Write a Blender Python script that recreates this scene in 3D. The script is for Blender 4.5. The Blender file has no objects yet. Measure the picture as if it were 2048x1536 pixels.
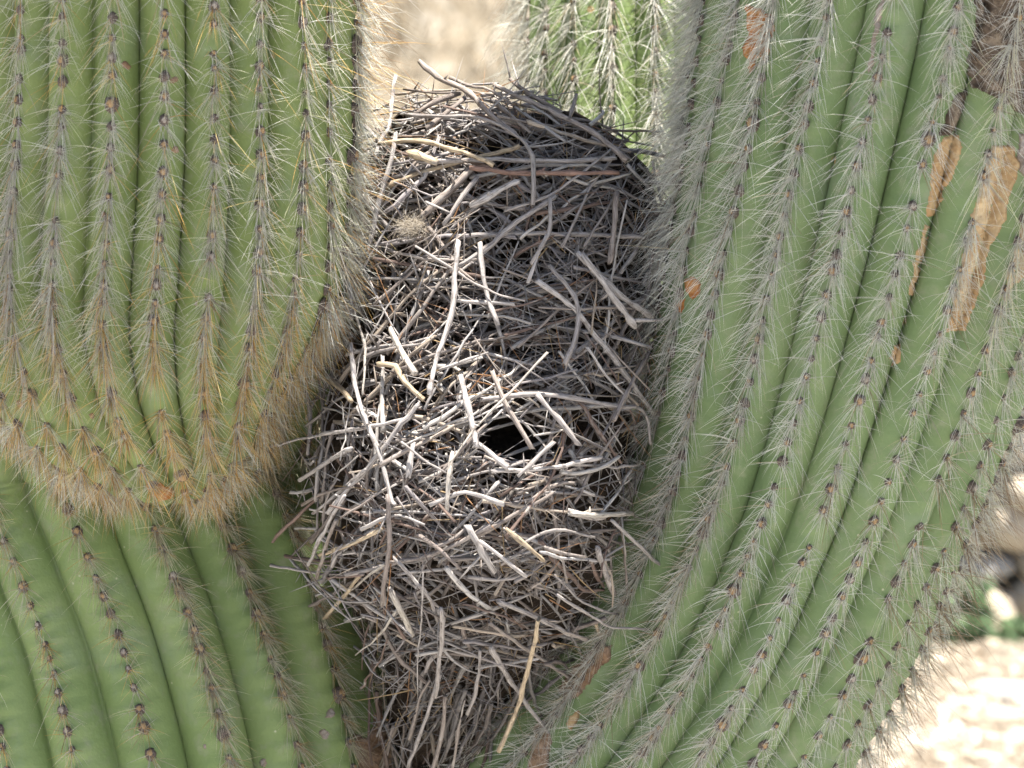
import bpy, math, random
import numpy as np
from mathutils import Vector, Matrix
from mathutils.bvhtree import BVHTree
from mathutils import noise as mnoise

random.seed(7)
rng = np.random.default_rng(11)
SC = bpy.context.scene
COL = SC.collection

# ---------------------------------------------------------------- camera
PITCH = math.radians(8.0)
DIST = 4.0
CAM = np.array([0.0, -DIST * math.cos(PITCH), 1.0 + DIST * math.sin(PITCH)])
FWD = np.array([0.0, math.cos(PITCH), -math.sin(PITCH)])
UP = np.array([0.0, math.sin(PITCH), math.cos(PITCH)])
HALF = 0.1024                       # half picture width at unit distance
PX = 0.0004                         # metres per photograph pixel at the subject
cam_d = bpy.data.cameras.new('camera')
cam_d.sensor_width = 36.0
cam_d.lens = 18.0 / HALF
cam_d.clip_start = 0.05
cam_d.clip_end = 800
cam_d.dof.use_dof = True
cam_d.dof.focus_distance = 3.90
cam_d.dof.aperture_fstop = (cam_d.lens / 1000) / 0.017
cam = bpy.data.objects.new('camera', cam_d)
COL.objects.link(cam)
cam.location = CAM
cam.rotation_euler = (math.pi / 2 - PITCH, 0, 0)
SC.camera = cam

# ---------------------------------------------------------------- world, sun, exposure
SUN = Vector((0.08, -0.075, 0.99)).normalized()
W = bpy.data.worlds.new('World')
SC.world = W
W.use_nodes = True
nt = W.node_tree
nt.nodes.clear()
sky = nt.nodes.new('ShaderNodeTexSky')
sky.sky_type = 'NISHITA'
sky.sun_disc = False
sky.sun_elevation = math.asin(SUN.z)
sky.sun_rotation = math.atan2(SUN.x, SUN.y)
sky.air_density = 1.0
sky.dust_density = 1.6
sky.ozone_density = 1.0
bg = nt.nodes.new('ShaderNodeBackground')
bg.inputs[1].default_value = 0.07
wo = nt.nodes.new('ShaderNodeOutputWorld')
nt.links.new(sky.outputs[0], bg.inputs[0])
nt.links.new(bg.outputs[0], wo.inputs[0])
sun_d = bpy.data.lights.new('sun', 'SUN')
sun_d.energy = 5.0
sun_d.angle = math.radians(0.5)
sun_d.color = (1.0, 0.955, 0.88)
sun = bpy.data.objects.new('sun', sun_d)
COL.objects.link(sun)
sun.rotation_euler = SUN.to_track_quat('Z', 'Y').to_euler()
sun.location = (1, 1, 6)
vs = SC.view_settings
vs.view_transform = 'Standard'
vs.look = 'None'
vs.gamma = 1
vs.exposure = 1.96
SC.cycles.use_denoising = True
SC.cycles.max_bounces = 5
SC.cycles.diffuse_bounces = 3
SC.cycles.glossy_bounces = 1
SC.cycles.transmission_bounces = 3
SC.cycles.transparent_max_bounces = 4


# ---------------------------------------------------------------- helpers
def P(px, py, Y):
    """photograph pixel + world depth Y -> world point(s)"""
    px, py, Y = np.broadcast_arrays(np.asarray(px, float), np.asarray(py, float), np.asarray(Y, float))
    a = (px - 1024) / 1024 * HALF
    b = -(py - 768) / 1024 * HALF
    d = FWD[None] + a.reshape(-1, 1) * np.array([[1.0, 0, 0]]) + b.reshape(-1, 1) * UP[None]
    t = (Y.reshape(-1) - CAM[1]) / d[:, 1]
    return CAM[None] + d * t[:, None]


def proj(p):
    v = np.asarray(p, float).reshape(-1, 3) - CAM
    z = v @ FWD
    return 1024 + v[:, 0] / z / HALF * 1024, 768 - (v @ UP) / z / HALF * 1024


def ground_pt(px, py, z=0.0):
    a = (px - 1024) / 1024 * HALF
    b = -(py - 768) / 1024 * HALF
    d = FWD + a * np.array([1.0, 0, 0]) + b * UP
    t = (z - CAM[2]) / d[2]
    return CAM + d * t


def unit(v):
    v = np.asarray(v, float)
    return v / (np.linalg.norm(v, axis=-1, keepdims=True) + 1e-12)


def smooth(a, b, x):
    t = np.clip((x - a) / (b - a), 0, 1)
    return t * t * (3 - 2 * t)


def tag(o, label=None, cat=None, group=None, kind=None):
    if label: o['label'] = label
    if cat: o['category'] = cat
    if group: o['group'] = group
    if kind: o['kind'] = kind
    return o


def mesh_np(name, verts, faces, nside, cols=None, fib=None, smooth_shade=True):
    """faces: (n, nside) int array"""
    me = bpy.data.meshes.new(name)
    verts = np.ascontiguousarray(verts, np.float32)
    faces = np.ascontiguousarray(faces, np.int32)
    nf = len(faces)
    me.vertices.add(len(verts))
    me.vertices.foreach_set('co', verts.ravel())
    me.loops.add(nf * nside)
    me.loops.foreach_set('vertex_index', faces.ravel())
    me.polygons.add(nf)
    me.polygons.foreach_set('loop_start', np.arange(0, nf * nside, nside, dtype=np.int32))
    me.polygons.foreach_set('loop_total', np.full(nf, nside, np.int32))
    if smooth_shade:
        me.polygons.foreach_set('use_smooth', np.ones(nf, bool))
    add_attrs(me, cols, fib)
    me.update(calc_edges=True)
    return me


def add_attrs(me, cols=None, fib=None):
    if cols is not None:
        a = me.attributes.new('tint', 'FLOAT_COLOR', 'POINT')
        c = np.ones((len(cols), 4), np.float32)
        c[:, :3] = cols
        a.data.foreach_set('color', c.ravel())
    if fib is not None:
        a = me.attributes.new('fib', 'FLOAT_VECTOR', 'POINT')
        a.data.foreach_set('vector', np.ascontiguousarray(fib, np.float32).ravel())


def mesh_py(name, verts, faces, cols=None, fib=None, smooth_shade=True):
    me = bpy.data.meshes.new(name)
    me.from_pydata([tuple(v) for v in verts], [], faces)
    if smooth_shade:
        me.polygons.foreach_set('use_smooth', np.ones(len(me.polygons), bool))
    add_attrs(me, cols, fib)
    me.update()
    return me


def link(name, me, mats, parent=None):
    o = bpy.data.objects.new(name, me)
    COL.objects.link(o)
    if me is not None:
        for m in (mats if isinstance(mats, (list, tuple)) else [mats]):
            if m.name not in [s.name for s in me.materials if s]:
                me.materials.append(m)
    if parent is not None:
        o.parent = parent
    return o


def empty(name, loc=(0, 0, 0)):
    o = bpy.data.objects.new(name, None)
    COL.objects.link(o)
    o.location = loc
    o.empty_display_size = 0.05
    return o


# ---------------------------------------------------------------- materials
class NT:
    def __init__(self, name):
        self.m = bpy.data.materials.new(name)
        self.m.use_nodes = True
        self.t = self.m.node_tree
        self.t.nodes.clear()
        self.out = self.n('ShaderNodeOutputMaterial')

    def n(self, typ, **kw):
        nd = self.t.nodes.new(typ)
        for k, v in kw.items():
            setattr(nd, k, v)
        return nd

    def l(self, a, b):
        self.t.links.new(a, b)

    def noise(self, vec, scale, detail=4, rough=0.55):
        nd = self.n('ShaderNodeTexNoise')
        nd.inputs['Scale'].default_value = scale
        nd.inputs['Detail'].default_value = detail
        nd.inputs['Roughness'].default_value = rough
        self.l(vec, nd.inputs['Vector'])
        return nd.outputs['Fac']

    def ramp(self, fac, stops):
        r = self.n('ShaderNodeValToRGB')
        while len(r.color_ramp.elements) < len(stops):
            r.color_ramp.elements.new(0.5)
        for e, (p, c) in zip(r.color_ramp.elements, stops):
            e.position = p
            e.color = (*c, 1) if len(c) == 3 else c
        self.l(fac, r.inputs[0])
        return r.outputs[0]

    def mix(self, fac, a, b, typ='MIX'):
        m = self.n('ShaderNodeMix', data_type='RGBA', blend_type=typ)
        for s, v in ((m.inputs[0], fac), (m.inputs[6], a), (m.inputs[7], b)):
            if isinstance(v, (int, float)):
                s.default_value = v
            elif isinstance(v, tuple):
                s.default_value = (*v, 1)
            else:
                self.l(v, s)
        return m.outputs[2]

    def bump(self, h, strength, dist=0.002):
        b = self.n('ShaderNodeBump')
        b.inputs['Strength'].default_value = strength
        b.inputs['Distance'].default_value = dist
        self.l(h, b.inputs['Height'])
        return b.outputs[0]

    def bsdf(self, col, rough=0.6, spec=0.3, normal=None):
        b = self.n('ShaderNodeBsdfPrincipled')
        if isinstance(col, tuple):
            b.inputs['Base Color'].default_value = (*col, 1)
        else:
            self.l(col, b.inputs['Base Color'])
        b.inputs['Roughness'].default_value = rough
        b.inputs['Specular IOR Level'].default_value = spec
        if normal is not None:
            self.l(normal, b.inputs['Normal'])
        return b.outputs[0]

    def surf(self, s):
        self.l(s, self.out.inputs[0])
        return self.m

    def pos(self):
        return self.n('ShaderNodeTexCoord').outputs['Object']

    def attr(self, name, out='Color'):
        a = self.n('ShaderNodeAttribute')
        a.attribute_name = name
        return a.outputs[out]


def cactus_skin(name, c1, c2, c3):
    t = NT(name)
    p = t.pos()
    big = t.noise(p, 9, 4)
    base = t.ramp(big, [(0.3, c1), (0.5, c2), (0.72, c3)])
    # stretched streaks down the rib
    mp = t.n('ShaderNodeMapping')
    mp.inputs['Scale'].default_value = (60, 60, 14)
    t.l(p, mp.inputs[0])
    st = t.noise(mp.outputs[0], 1.0, 4)
    base = t.mix(t.ramp(st, [(0.45, (0, 0, 0)), (0.75, (0.35, 0.35, 0.35))]), base, (0.165, 0.215, 0.085))
    # waxy bloom
    wax = t.noise(p, 26, 5, 0.65)
    base = t.mix(t.ramp(wax, [(0.52, (0, 0, 0)), (0.72, (0.5, 0.5, 0.5))]), base, (0.17, 0.215, 0.14))
    # small pale lenticels and brownish specks
    vo = t.n('ShaderNodeTexVoronoi')
    vo.inputs['Scale'].default_value = 70
    t.l(p, vo.inputs['Vector'])
    dots = t.ramp(vo.outputs['Distance'], [(0.0, (1, 1, 1)), (0.055, (1, 1, 1)), (0.085, (0, 0, 0))])
    sel = t.ramp(vo.outputs['Color'], [(0.62, (0, 0, 0)), (0.66, (0.8, 0.8, 0.8))])
    base = t.mix(t.mix(1.0, dots, sel, 'MULTIPLY'), base, (0.42, 0.42, 0.3))
    vo2 = t.n('ShaderNodeTexVoronoi')
    vo2.inputs['Scale'].default_value = 26
    t.l(p, vo2.inputs['Vector'])
    d2 = t.ramp(vo2.outputs['Distance'], [(0.0, (1, 1, 1)), (0.06, (1, 1, 1)), (0.1, (0, 0, 0))])
    s2 = t.ramp(vo2.outputs['Color'], [(0.7, (0, 0, 0)), (0.72, (0.8, 0.8, 0.8))])
    base = t.mix(t.mix(1.0, d2, s2, 'MULTIPLY'), base, (0.33, 0.2, 0.08))
    dust = t.noise(p, 55, 6, 0.75)
    base = t.mix(t.ramp(dust, [(0.53, (0, 0, 0)), (0.70, (0.5, 0.5, 0.5))]), base, (0.235, 0.235, 0.165))
    mp2 = t.n('ShaderNodeMapping')
    mp2.inputs['Scale'].default_value = (22, 22, 120)
    t.l(p, mp2.inputs[0])
    wr = t.noise(mp2.outputs[0], 1.0, 3, 0.5)
    hsum = t.n('ShaderNodeMath', operation='ADD')
    t.l(t.noise(p, 240, 4), hsum.inputs[0])
    t.l(wr, hsum.inputs[1])
    nb = t.bump(hsum.outputs[0], 0.35, 0.0016)
    return t.surf(t.bsdf(base, 0.62, 0.22, nb))


M_ARM = cactus_skin('cactus_skin_yellow_green', (0.120, 0.160, 0.050), (0.148, 0.190, 0.062), (0.186, 0.226, 0.084))
M_TRUNK = cactus_skin('cactus_skin_mid_green', (0.125, 0.176, 0.062), (0.155, 0.210, 0.076), (0.195, 0.245, 0.100))
M_RIGHT = cactus_skin('cactus_skin_deep_green', (0.100, 0.150, 0.064), (0.128, 0.182, 0.078), (0.162, 0.214, 0.102))


def spine_mat():
    t = NT('spine_fibre')
    c = t.attr('tint')
    d = t.bsdf(c, 0.45, 0.4)
    tr = t.n('ShaderNodeBsdfTranslucent')
    t.l(c, tr.inputs[0])
    mx = t.n('ShaderNodeMixShader')
    mx.inputs[0].default_value = 0.42
    t.l(d, mx.inputs[1])
    t.l(tr.outputs[0], mx.inputs[2])
    return t.surf(mx.outputs[0])


M_SPINE = spine_mat()


def felt(name, a, b, scale=900):
    t = NT(name)
    p = t.n('ShaderNodeNewGeometry').outputs['Position']
    f = t.noise(p, scale, 3)
    c = t.ramp(f, [(0.35, a), (0.65, b)])
    return t.surf(t.bsdf(c, 0.95, 0.1, t.bump(f, 0.6, 0.001)))


M_FELT = felt('areole_felt', (0.045, 0.034, 0.030), (0.17, 0.135, 0.115))
M_CAP = felt('areole_cap', (0.22, 0.135, 0.065), (0.36, 0.25, 0.14))
M_CAPG = felt('areole_wool', (0.18, 0.15, 0.13), (0.38, 0.33, 0.28))


def wood_mat():
    t = NT('weathered_twig')
    c = t.attr('tint')
    f = t.attr('fib', 'Vector')
    n1 = t.noise(f, 1.0, 5, 0.7)
    c = t.mix(1.0, c, t.ramp(n1, [(0.34, (0.26, 0.22, 0.20)), (0.45, (0.80, 0.78, 0.76)), (0.68, (1.45, 1.43, 1.4))]), 'MULTIPLY')
    p = t.n('ShaderNodeNewGeometry').outputs['Position']
    n2 = t.noise(p, 120, 5, 0.65)
    c = t.mix(t.ramp(n2, [(0.55, (0, 0, 0)), (0.69, (0.8, 0.8, 0.8))]), c, (0.10, 0.078, 0.066))
    n3 = t.noise(p, 60, 3, 0.6)
    c = t.mix(t.ramp(n3, [(0.60, (0, 0, 0)), (0.75, (0.55, 0.55, 0.55))]), c, (0.50, 0.47, 0.43))
    nb = t.bump(n1, 0.7, 0.0012)
    return t.surf(t.bsdf(c, 0.75, 0.25, nb))


M_TWIG = wood_mat()


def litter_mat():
    t = NT('gap_dark_litter')
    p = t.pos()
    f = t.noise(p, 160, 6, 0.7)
    c = t.ramp(f, [(0.3, (0.024, 0.018, 0.013)), (0.5, (0.052, 0.038, 0.028)), (0.7, (0.10, 0.076, 0.056))])  # litter browns darkened so gaps between the twigs look shaded
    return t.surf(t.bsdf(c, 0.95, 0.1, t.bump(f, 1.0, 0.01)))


M_LITTER = litter_mat()


def cork(name, a, b, c_, d_, scale=45):
    t = NT(name)
    p = t.pos()
    f = t.noise(p, scale, 5, 0.6)
    f2 = t.noise(p, scale * 5, 4, 0.65)
    col = t.ramp(f, [(0.3, a), (0.48, b), (0.62, c_)])
    col = t.mix(t.ramp(f2, [(0.5, (0, 0, 0)), (0.68, (0.7, 0.7, 0.7))]), col, d_)
    rim = t.attr('tint')
    col = t.mix(rim, col, t.mix(0.5, a, d_))
    return t.surf(t.bsdf(col, 0.8, 0.2, t.bump(f2, 0.8, 0.003)))


M_CORK_TAN = cork('corky_tan', (0.30, 0.18, 0.08), (0.42, 0.30, 0.165), (0.48, 0.38, 0.24), (0.26, 0.15, 0.07), 38)
M_CORK_ORANGE = cork('corky_orange', (0.36, 0.13, 0.035), (0.46, 0.20, 0.065), (0.50, 0.27, 0.11), (0.24, 0.10, 0.035), 90)
M_CORK_GREY = cork('corky_grey', (0.035, 0.024, 0.016), (0.13, 0.095, 0.068), (0.24, 0.19, 0.14), (0.03, 0.02, 0.014), 70)
M_CORK_BROWN = cork('corky_brown', (0.173, 0.098, 0.056), (0.259, 0.168, 0.104), (0.302, 0.217, 0.160), (0.101, 0.063, 0.048), 60)
M_CORK_PALE = cork('corky_pale', (0.245, 0.196, 0.160), (0.324, 0.280, 0.240), (0.374, 0.329, 0.304), (0.202, 0.140, 0.096), 120)


def earth(name, a, b, c_, scale, bump=0.6, dist=0.03):
    t = NT(name)
    p = t.pos()
    f = t.noise(p, scale, 6, 0.6)
    f2 = t.noise(p, scale * 9, 4, 0.6)
    col = t.ramp(f, [(0.32, a), (0.5, b), (0.68, c_)])
    col = t.mix(0.25, col, t.ramp(f2, [(0.35, a), (0.6, c_)]))
    return t.surf(t.bsdf(col, 0.95, 0.1, t.bump(f2, bump, dist)))


M_GROUND = earth('pale_gravelly_ground', (0.24, 0.215, 0.185), (0.42, 0.405, 0.38), (0.52, 0.51, 0.49), 7.0)
M_BANK = earth('dry_bank_soil', (0.055, 0.040, 0.022), (0.22, 0.18, 0.125), (0.42, 0.375, 0.31), 16.0)
M_STONE_A = earth('warm_sandstone', (0.32, 0.25, 0.18), (0.43, 0.36, 0.27), (0.52, 0.46, 0.37), 9.0, 0.5, 0.01)
M_STONE_B = earth('grey_stone', (0.27, 0.25, 0.23), (0.36, 0.34, 0.31), (0.45, 0.42, 0.38), 9.0, 0.5, 0.01)
M_MORTAR = earth('wall_mortar', (0.28, 0.22, 0.15), (0.38, 0.31, 0.22), (0.45, 0.38, 0.28), 14.0)


def leaf_mat(name, col):
    t = NT(name)
    p = t.pos()
    f = t.noise(p, 30, 3)
    c = t.ramp(f, [(0.35, tuple(x * 0.75 for x in col)), (0.65, tuple(x * 1.25 for x in col))])
    d = t.bsdf(c, 0.5, 0.3)
    tr = t.n('ShaderNodeBsdfTranslucent')
    t.l(c, tr.inputs[0])
    mx = t.n('ShaderNodeMixShader')
    mx.inputs[0].default_value = 0.35
    t.l(d, mx.inputs[1])
    t.l(tr.outputs[0], mx.inputs[2])
    return t.surf(mx.outputs[0])


M_LEAF = leaf_mat('weed_leaf', (0.15, 0.22, 0.11))

# ================================================================ setting: ground, bank, wall
def vnoise(x, y, seed=0):
    r = np.random.default_rng(seed)
    out = 0
    for k in range(6):
        a, b = r.normal(0, 1, 2) * (1.6 ** k)
        out = out + np.sin(a * x + b * y + r.uniform(0, 6.28)) / (1.35 ** k)
    return out * 0.35


def grid_obj(name, xs, ys, zf, mat):
    X, Y = np.meshgrid(xs, ys)
    Z = zf(X, Y)
    v = np.stack([X.ravel(), Y.ravel(), Z.ravel()], 1)
    nx, ny = len(xs), len(ys)
    i = np.arange(nx * ny).reshape(ny, nx)
    f = np.stack([i[:-1, :-1].ravel(), i[:-1, 1:].ravel(), i[1:, 1:].ravel(), i[1:, :-1].ravel()], 1)
    o = link(name, mesh_np(name, v, f, 4), mat)
    tag(o, kind='structure')
    return o


gx = np.concatenate([[-300, -120, -50, -20, -8], np.arange(-4, 4.01, 0.05), [8, 20, 50, 120, 300]])
gy = np.concatenate([[-300, -120, -50, -20, -8], np.arange(-5, 6.01, 0.05), [9, 20, 60, 150, 400]])
ground = grid_obj('ground', gx, gy, lambda x, y: 0.012 * vnoise(x * 3, y * 3, 3) * (np.abs(x) < 5) * (np.abs(y) < 7), M_GROUND)
tag(ground, 'pale sunlit gravelly ground below the cactus', 'ground')

WALL_Y = 4.22


def bank_z(x, y):
    base = 0.46 + 0.80 * (y - 4.47)
    base = np.where(y > 8, 0.46 + 0.80 * 3.7 + 0.25 * (y - 8), base)
    return np.where(y < 4.47, 0.2, base) + 0.03 * vnoise(x * 4, y * 4, 9)


bx = np.concatenate([[-60, -25, -10], np.arange(-4, 4.01, 0.08), [10, 25, 60]])
by = np.concatenate([[4.42], np.arange(4.47, 7.2, 0.08), [8, 10, 16, 30]])
bank = grid_obj('bank', bx, by, bank_z, M_BANK)
tag(bank, 'pale dry earth bank rising behind the stone wall', 'bank')


def stone_mesh(name, seed, mat):
    r = np.random.default_rng(seed)
    import bmesh
    bm = bmesh.new()
    bmesh.ops.create_icosphere(bm, subdivisions=2, radius=1.0)
    ax = r.normal(0, 1, (5, 3))
    ph = r.uniform(0, 6.28, 5)
    for v in bm.verts:
        c = np.array(v.co)
        c = np.sign(c) * np.abs(c) ** 0.62
        c = c * (1 + 0.07 * sum(math.sin(2.2 * float(ax[k] @ c) + ph[k]) for k in range(5)))
        v.co = c
    me = bpy.data.meshes.new(name)
    bm.to_mesh(me)
    bm.free()
    me.polygons.foreach_set('use_smooth', np.ones(len(me.polygons), bool))
    me.materials.append(mat)
    return me


STONES = [stone_mesh('stone', k, M_STONE_A if k % 4 else M_STONE_B) for k in range(9)]
wall = empty('stone_wall', (0, WALL_Y, 0))
tag(wall, 'low rough wall of tan fieldstones edging the gravel', 'wall')
core = grid_obj('mortar', np.linspace(-3.2, 3.2, 60), np.array([0, 1]), lambda x, y: x * 0, M_MORTAR)
bpy.data.objects.remove(core)
mv = []
nx = 70
for i in range(nx):
    x = -3.2 + 6.4 * i / (nx - 1)
    for (y, z) in ((0.02, -0.05), (0.03, 0.50), (0.30, 0.52), (0.30, -0.05)):
        mv.append((x, y + 0.008 * math.sin(i * 1.7 + z * 9), z))
mf = []
for i in range(nx - 1):
    for k in range(4):
        a, b = i * 4 + k, i * 4 + (k + 1) % 4
        mf.append((a, b, b + 4, a + 4))
mf += [(0, 1, 2, 3), ((nx - 1) * 4 + 3, (nx - 1) * 4 + 2, (nx - 1) * 4 + 1, (nx - 1) * 4)]
link('mortar', mesh_py('mortar', mv, mf, smooth_shade=False), M_MORTAR, wall)
rs = random.Random(5)
z = 0.0
row = 0
while z < 0.50:
    h = rs.uniform(0.055, 0.095)
    x = -0.5 + rs.uniform(0, 0.1)
    while x < 2.2:
        w = rs.uniform(0.07, 0.17)
        o = link('stone', STONES[rs.randrange(9)], STONES[0].materials[0], wall) if False else bpy.data.objects.new('stone', STONES[rs.randrange(9)])
        if o.name not in COL.objects:
            COL.objects.link(o)
        o.parent = wall
        o.location = (x + w / 2, rs.uniform(-0.02, 0.03), z + h / 2 + rs.uniform(-0.01, 0.01))
        o.scale = (w * 0.52, rs.uniform(0.07, 0.1), h * 0.53)
        o.rotation_euler = (rs.uniform(-.1, .1), rs.uniform(-.14, .14), rs.uniform(-.2, .2))
        x += w
    z += h * 0.98
    row += 1

# loose stones lying on the gravel
for k, (px, py, w, m, lab) in enumerate([
        (2018, 1397, 0.10, 8, 'flat grey stone lying on the white gravel'),
        (2005, 1444, 0.075, 1, 'small brown stone lying on the white gravel'),
        (1872, 1332, 0.07, 2, 'tan stone lying near the cactus edge on the gravel'),
        (1936, 1416, 0.06, 3, 'thin tan chip of stone lying flat on the gravel'),
        (2046, 1490, 0.08, 5, 'brown stone half sunk in the white gravel'),
        (1992, 1286, 0.08, 5, 'rounded tan boulder at the foot of the stone wall'),
        (1916, 1486, 0.035, 6, 'pebble by the lowest cactus spines'),
        (1850, 1440, 0.03, 7, 'tiny pale pebble lying under the cactus')]):
    g = ground_pt(px, py)
    o = bpy.data.objects.new('boulder' if k == 5 else 'loose_stone', STONES[m])
    COL.objects.link(o)
    hh = w * (0.42 if k == 5 else 0.16)
    o.location = (g[0], g[1], hh * 0.6)
    o.scale = (w / 2, w / 2 * 0.8, hh)
    o.rotation_euler = (0.05 * k, 0.06, k * 1.1)
    tag(o, lab, 'stone')

# gravel crumbs (stuff)
gv, gf = [], []
for k in range(1950):
    px, py = random.uniform(1650, 2200), random.uniform(1296, 1700)
    g = ground_pt(px, py)
    s = random.uniform(0.004, 0.012) * (1 if random.random() < .93 else 2)
    b0 = len(gv)
    ang = random.uniform(0, 6.28)
    for j in range(5):
        a = ang + j * 6.283 / 5
        gv.append((g[0] + s * math.cos(a) * random.uniform(.7, 1.2), g[1] + s * math.sin(a), g[2] - 0.01))
    for j in range(5):
        a = ang + j * 6.283 / 5
        gv.append((g[0] + .6 * s * math.cos(a), g[1] + .6 * s * math.sin(a), g[2] + s * random.uniform(.7, 1.1) + 0.008))
    for j in range(5):
        gf.append((b0 + j, b0 + (j + 1) % 5, b0 + 5 + (j + 1) % 5, b0 + 5 + j))
    gf.append(tuple(b0 + 5 + j for j in range(5)))
o = link('gravel', mesh_py('gravel', gv, gf, smooth_shade=False), M_STONE_A)
tag(o, 'scattered pale gravel crumbs on the ground', 'gravel', kind='stuff')


# ---------------------------------------------------------------- fibre builder (spines, grass, hairs)
def fibres(root, d, L, sag, side, rad, cols, nseg=3, sides=3):
    """tapered thin strands; all arrays per strand -> verts, tris, colours"""
    n = len(root)
    ts = np.linspace(0, 1, nseg + 1)
    d = unit(d)
    pts = root[:, None] + L[:, None, None] * (ts[None, :, None] * d[:, None] + (ts ** 2)[None, :, None] * sag[:, None]
                                               + (ts ** 2 * (1 - 0.6 * ts))[None, :, None] * side[:, None])
    ref = np.where(np.abs(d[:, 2:3]) > 0.8, np.array([[1.0, 0, 0]]), np.array([[0, 0, 1.0]]))
    e1 = unit(np.cross(d, ref))
    e2 = np.cross(d, e1)
    ang = np.arange(sides) * 2 * math.pi / sides
    ring = np.cos(ang)[None, :, None] * e1[:, None] + np.sin(ang)[None, :, None] * e2[:, None]   # n,sides,3
    taper = 1 - 0.75 * ts[:-1]
    body = pts[:, :-1, None] + ring[:, None] * (rad[:, None] * taper[None])[:, :, None, None]   # n,nseg,sides,3
    V = np.concatenate([body.reshape(n, nseg * sides, 3), pts[:, -1:]], 1)
    per = nseg * sides + 1
    F = []
    for s in range(nseg - 1):
        for k in range(sides):
            a, b = s * sides + k, s * sides + (k + 1) % sides
            F += [(a, b, b + sides), (a, b + sides, a + sides)]
    for k in range(sides):
        F.append(((nseg - 1) * sides + k, (nseg - 1) * sides + (k + 1) % sides, nseg * sides))
    F = np.array(F)
    faces = (np.arange(n)[:, None, None] * per + F[None]).reshape(-1, 3)
    C = np.repeat(cols, per, axis=0)
    return V.reshape(-1, 3), faces, C


# dry grass on the bank (stuff)
n = 9000
cl = np.stack([rng.uniform(-1.6, 1.6, 420), rng.uniform(4.5, 6.4, 420)], 1)
pick = rng.integers(0, 420, n)
gxy = cl[pick] + rng.normal(0, 0.035, (n, 2))
gr = np.stack([gxy[:, 0], gxy[:, 1], bank_z(gxy[:, 0], gxy[:, 1]) - 0.005], 1)
dd = np.stack([rng.normal(0, .35, n), rng.normal(-.1, .35, n), np.ones(n)], 1)
cc = np.array([[.44, .37, .26], [.54, .49, .40], [.28, .21, .12], [.58, .55, .48]])[rng.integers(0, 4, n)]
v, f, c = fibres(gr, dd, rng.uniform(.06, .2, n), np.stack([rng.normal(0, .2, n), rng.normal(0, .2, n), -rng.uniform(0, .3, n)], 1),
                 rng.normal(0, .08, (n, 3)), rng.uniform(.001, .0022, n), cc)
o = link('dry_grass', mesh_np('dry_grass', v, f, 3, c), M_SPINE)
tag(o, 'bleached dry grass tufts covering the earth bank', 'grass', kind='stuff')


def weed(px, py, size, nleaf, lab, seed):
    r = np.random.default_rng(seed)
    g = ground_pt(px, py)
    root = empty('weed', (g[0], g[1], 0))
    tag(root, lab, 'weed')
    nst = 9
    d = np.stack([r.normal(0, .6, nst), r.normal(0, .5, nst), np.ones(nst)], 1)
    v, f, c = fibres(np.zeros((nst, 3)), d, r.uniform(.6, 1, nst) * size, r.normal(0, .1, (nst, 3)), r.normal(0, .05, (nst, 3)),
                     np.full(nst, .0025), np.tile([[.12, .17, .06]], (nst, 1)))
    link('stalk', mesh_np('stalk', v, f, 3, c), M_SPINE, root)
    V, F = [], []
    for k in range(nleaf):
        s = r.integers(0, nst)
        p = unit(d[s]) * size * r.uniform(.25, 1.0) + r.normal(0, size * .12, 3)
        p[2] = max(p[2], 0.01)
        a = unit(r.normal(0, 1, 3) + [0, 0, .4])
        b = unit(np.cross(a, r.normal(0, 1, 3)))
        nn = np.cross(a, b)
        l, w = r.uniform(.02, .04), r.uniform(.010, .018)
        b0 = len(V)
        for (t_, ww, up) in ((0, .15, 0), (.4, 1, .12), (.75, .7, .1), (1, .05, -.05)):
            V.append(p + a * l * t_ + b * w * ww + nn * l * up)
            V.append(p + a * l * t_ - b * w * ww + nn * l * up)
        for q in range(3):
            i = b0 + q * 2
            F.append((i, i + 1, i + 3, i + 2))
    o = link('foliage', mesh_py('foliage', V, F), M_LEAF, root)
    o['kind'] = 'stuff'


weed(1908, 1290, 0.095, 150, 'leafy green weed at the wall foot beside the cactus', 1)
weed(1950, 1300, 0.045, 60, 'small green weed next to the tan boulder', 2)
weed(2040, 1296, 0.035, 60, 'low green weed sprouting on the far side of the boulder', 3)


# ================================================================ cactus stems
def cubic(tab, m):
    """Catmull-Rom through rows of tab -> m rows"""
    tab = np.asarray(tab, float)
    n = len(tab)
    ext = np.vstack([2 * tab[0] - tab[1], tab, 2 * tab[-1] - tab[-2]])
    u = np.linspace(0, n - 1 - 1e-9, m)
    i = u.astype(int)
    t = (u - i)[:, None]
    p0, p1, p2, p3 = ext[i], ext[i + 1], ext[i + 2], ext[i + 3]
    return 0.5 * (2 * p1 + (p2 - p0) * t + (2 * p0 - 5 * p1 + 4 * p2 - p3) * t ** 2 + (3 * p1 - p0 - 3 * p2 + p3) * t ** 3)


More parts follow.
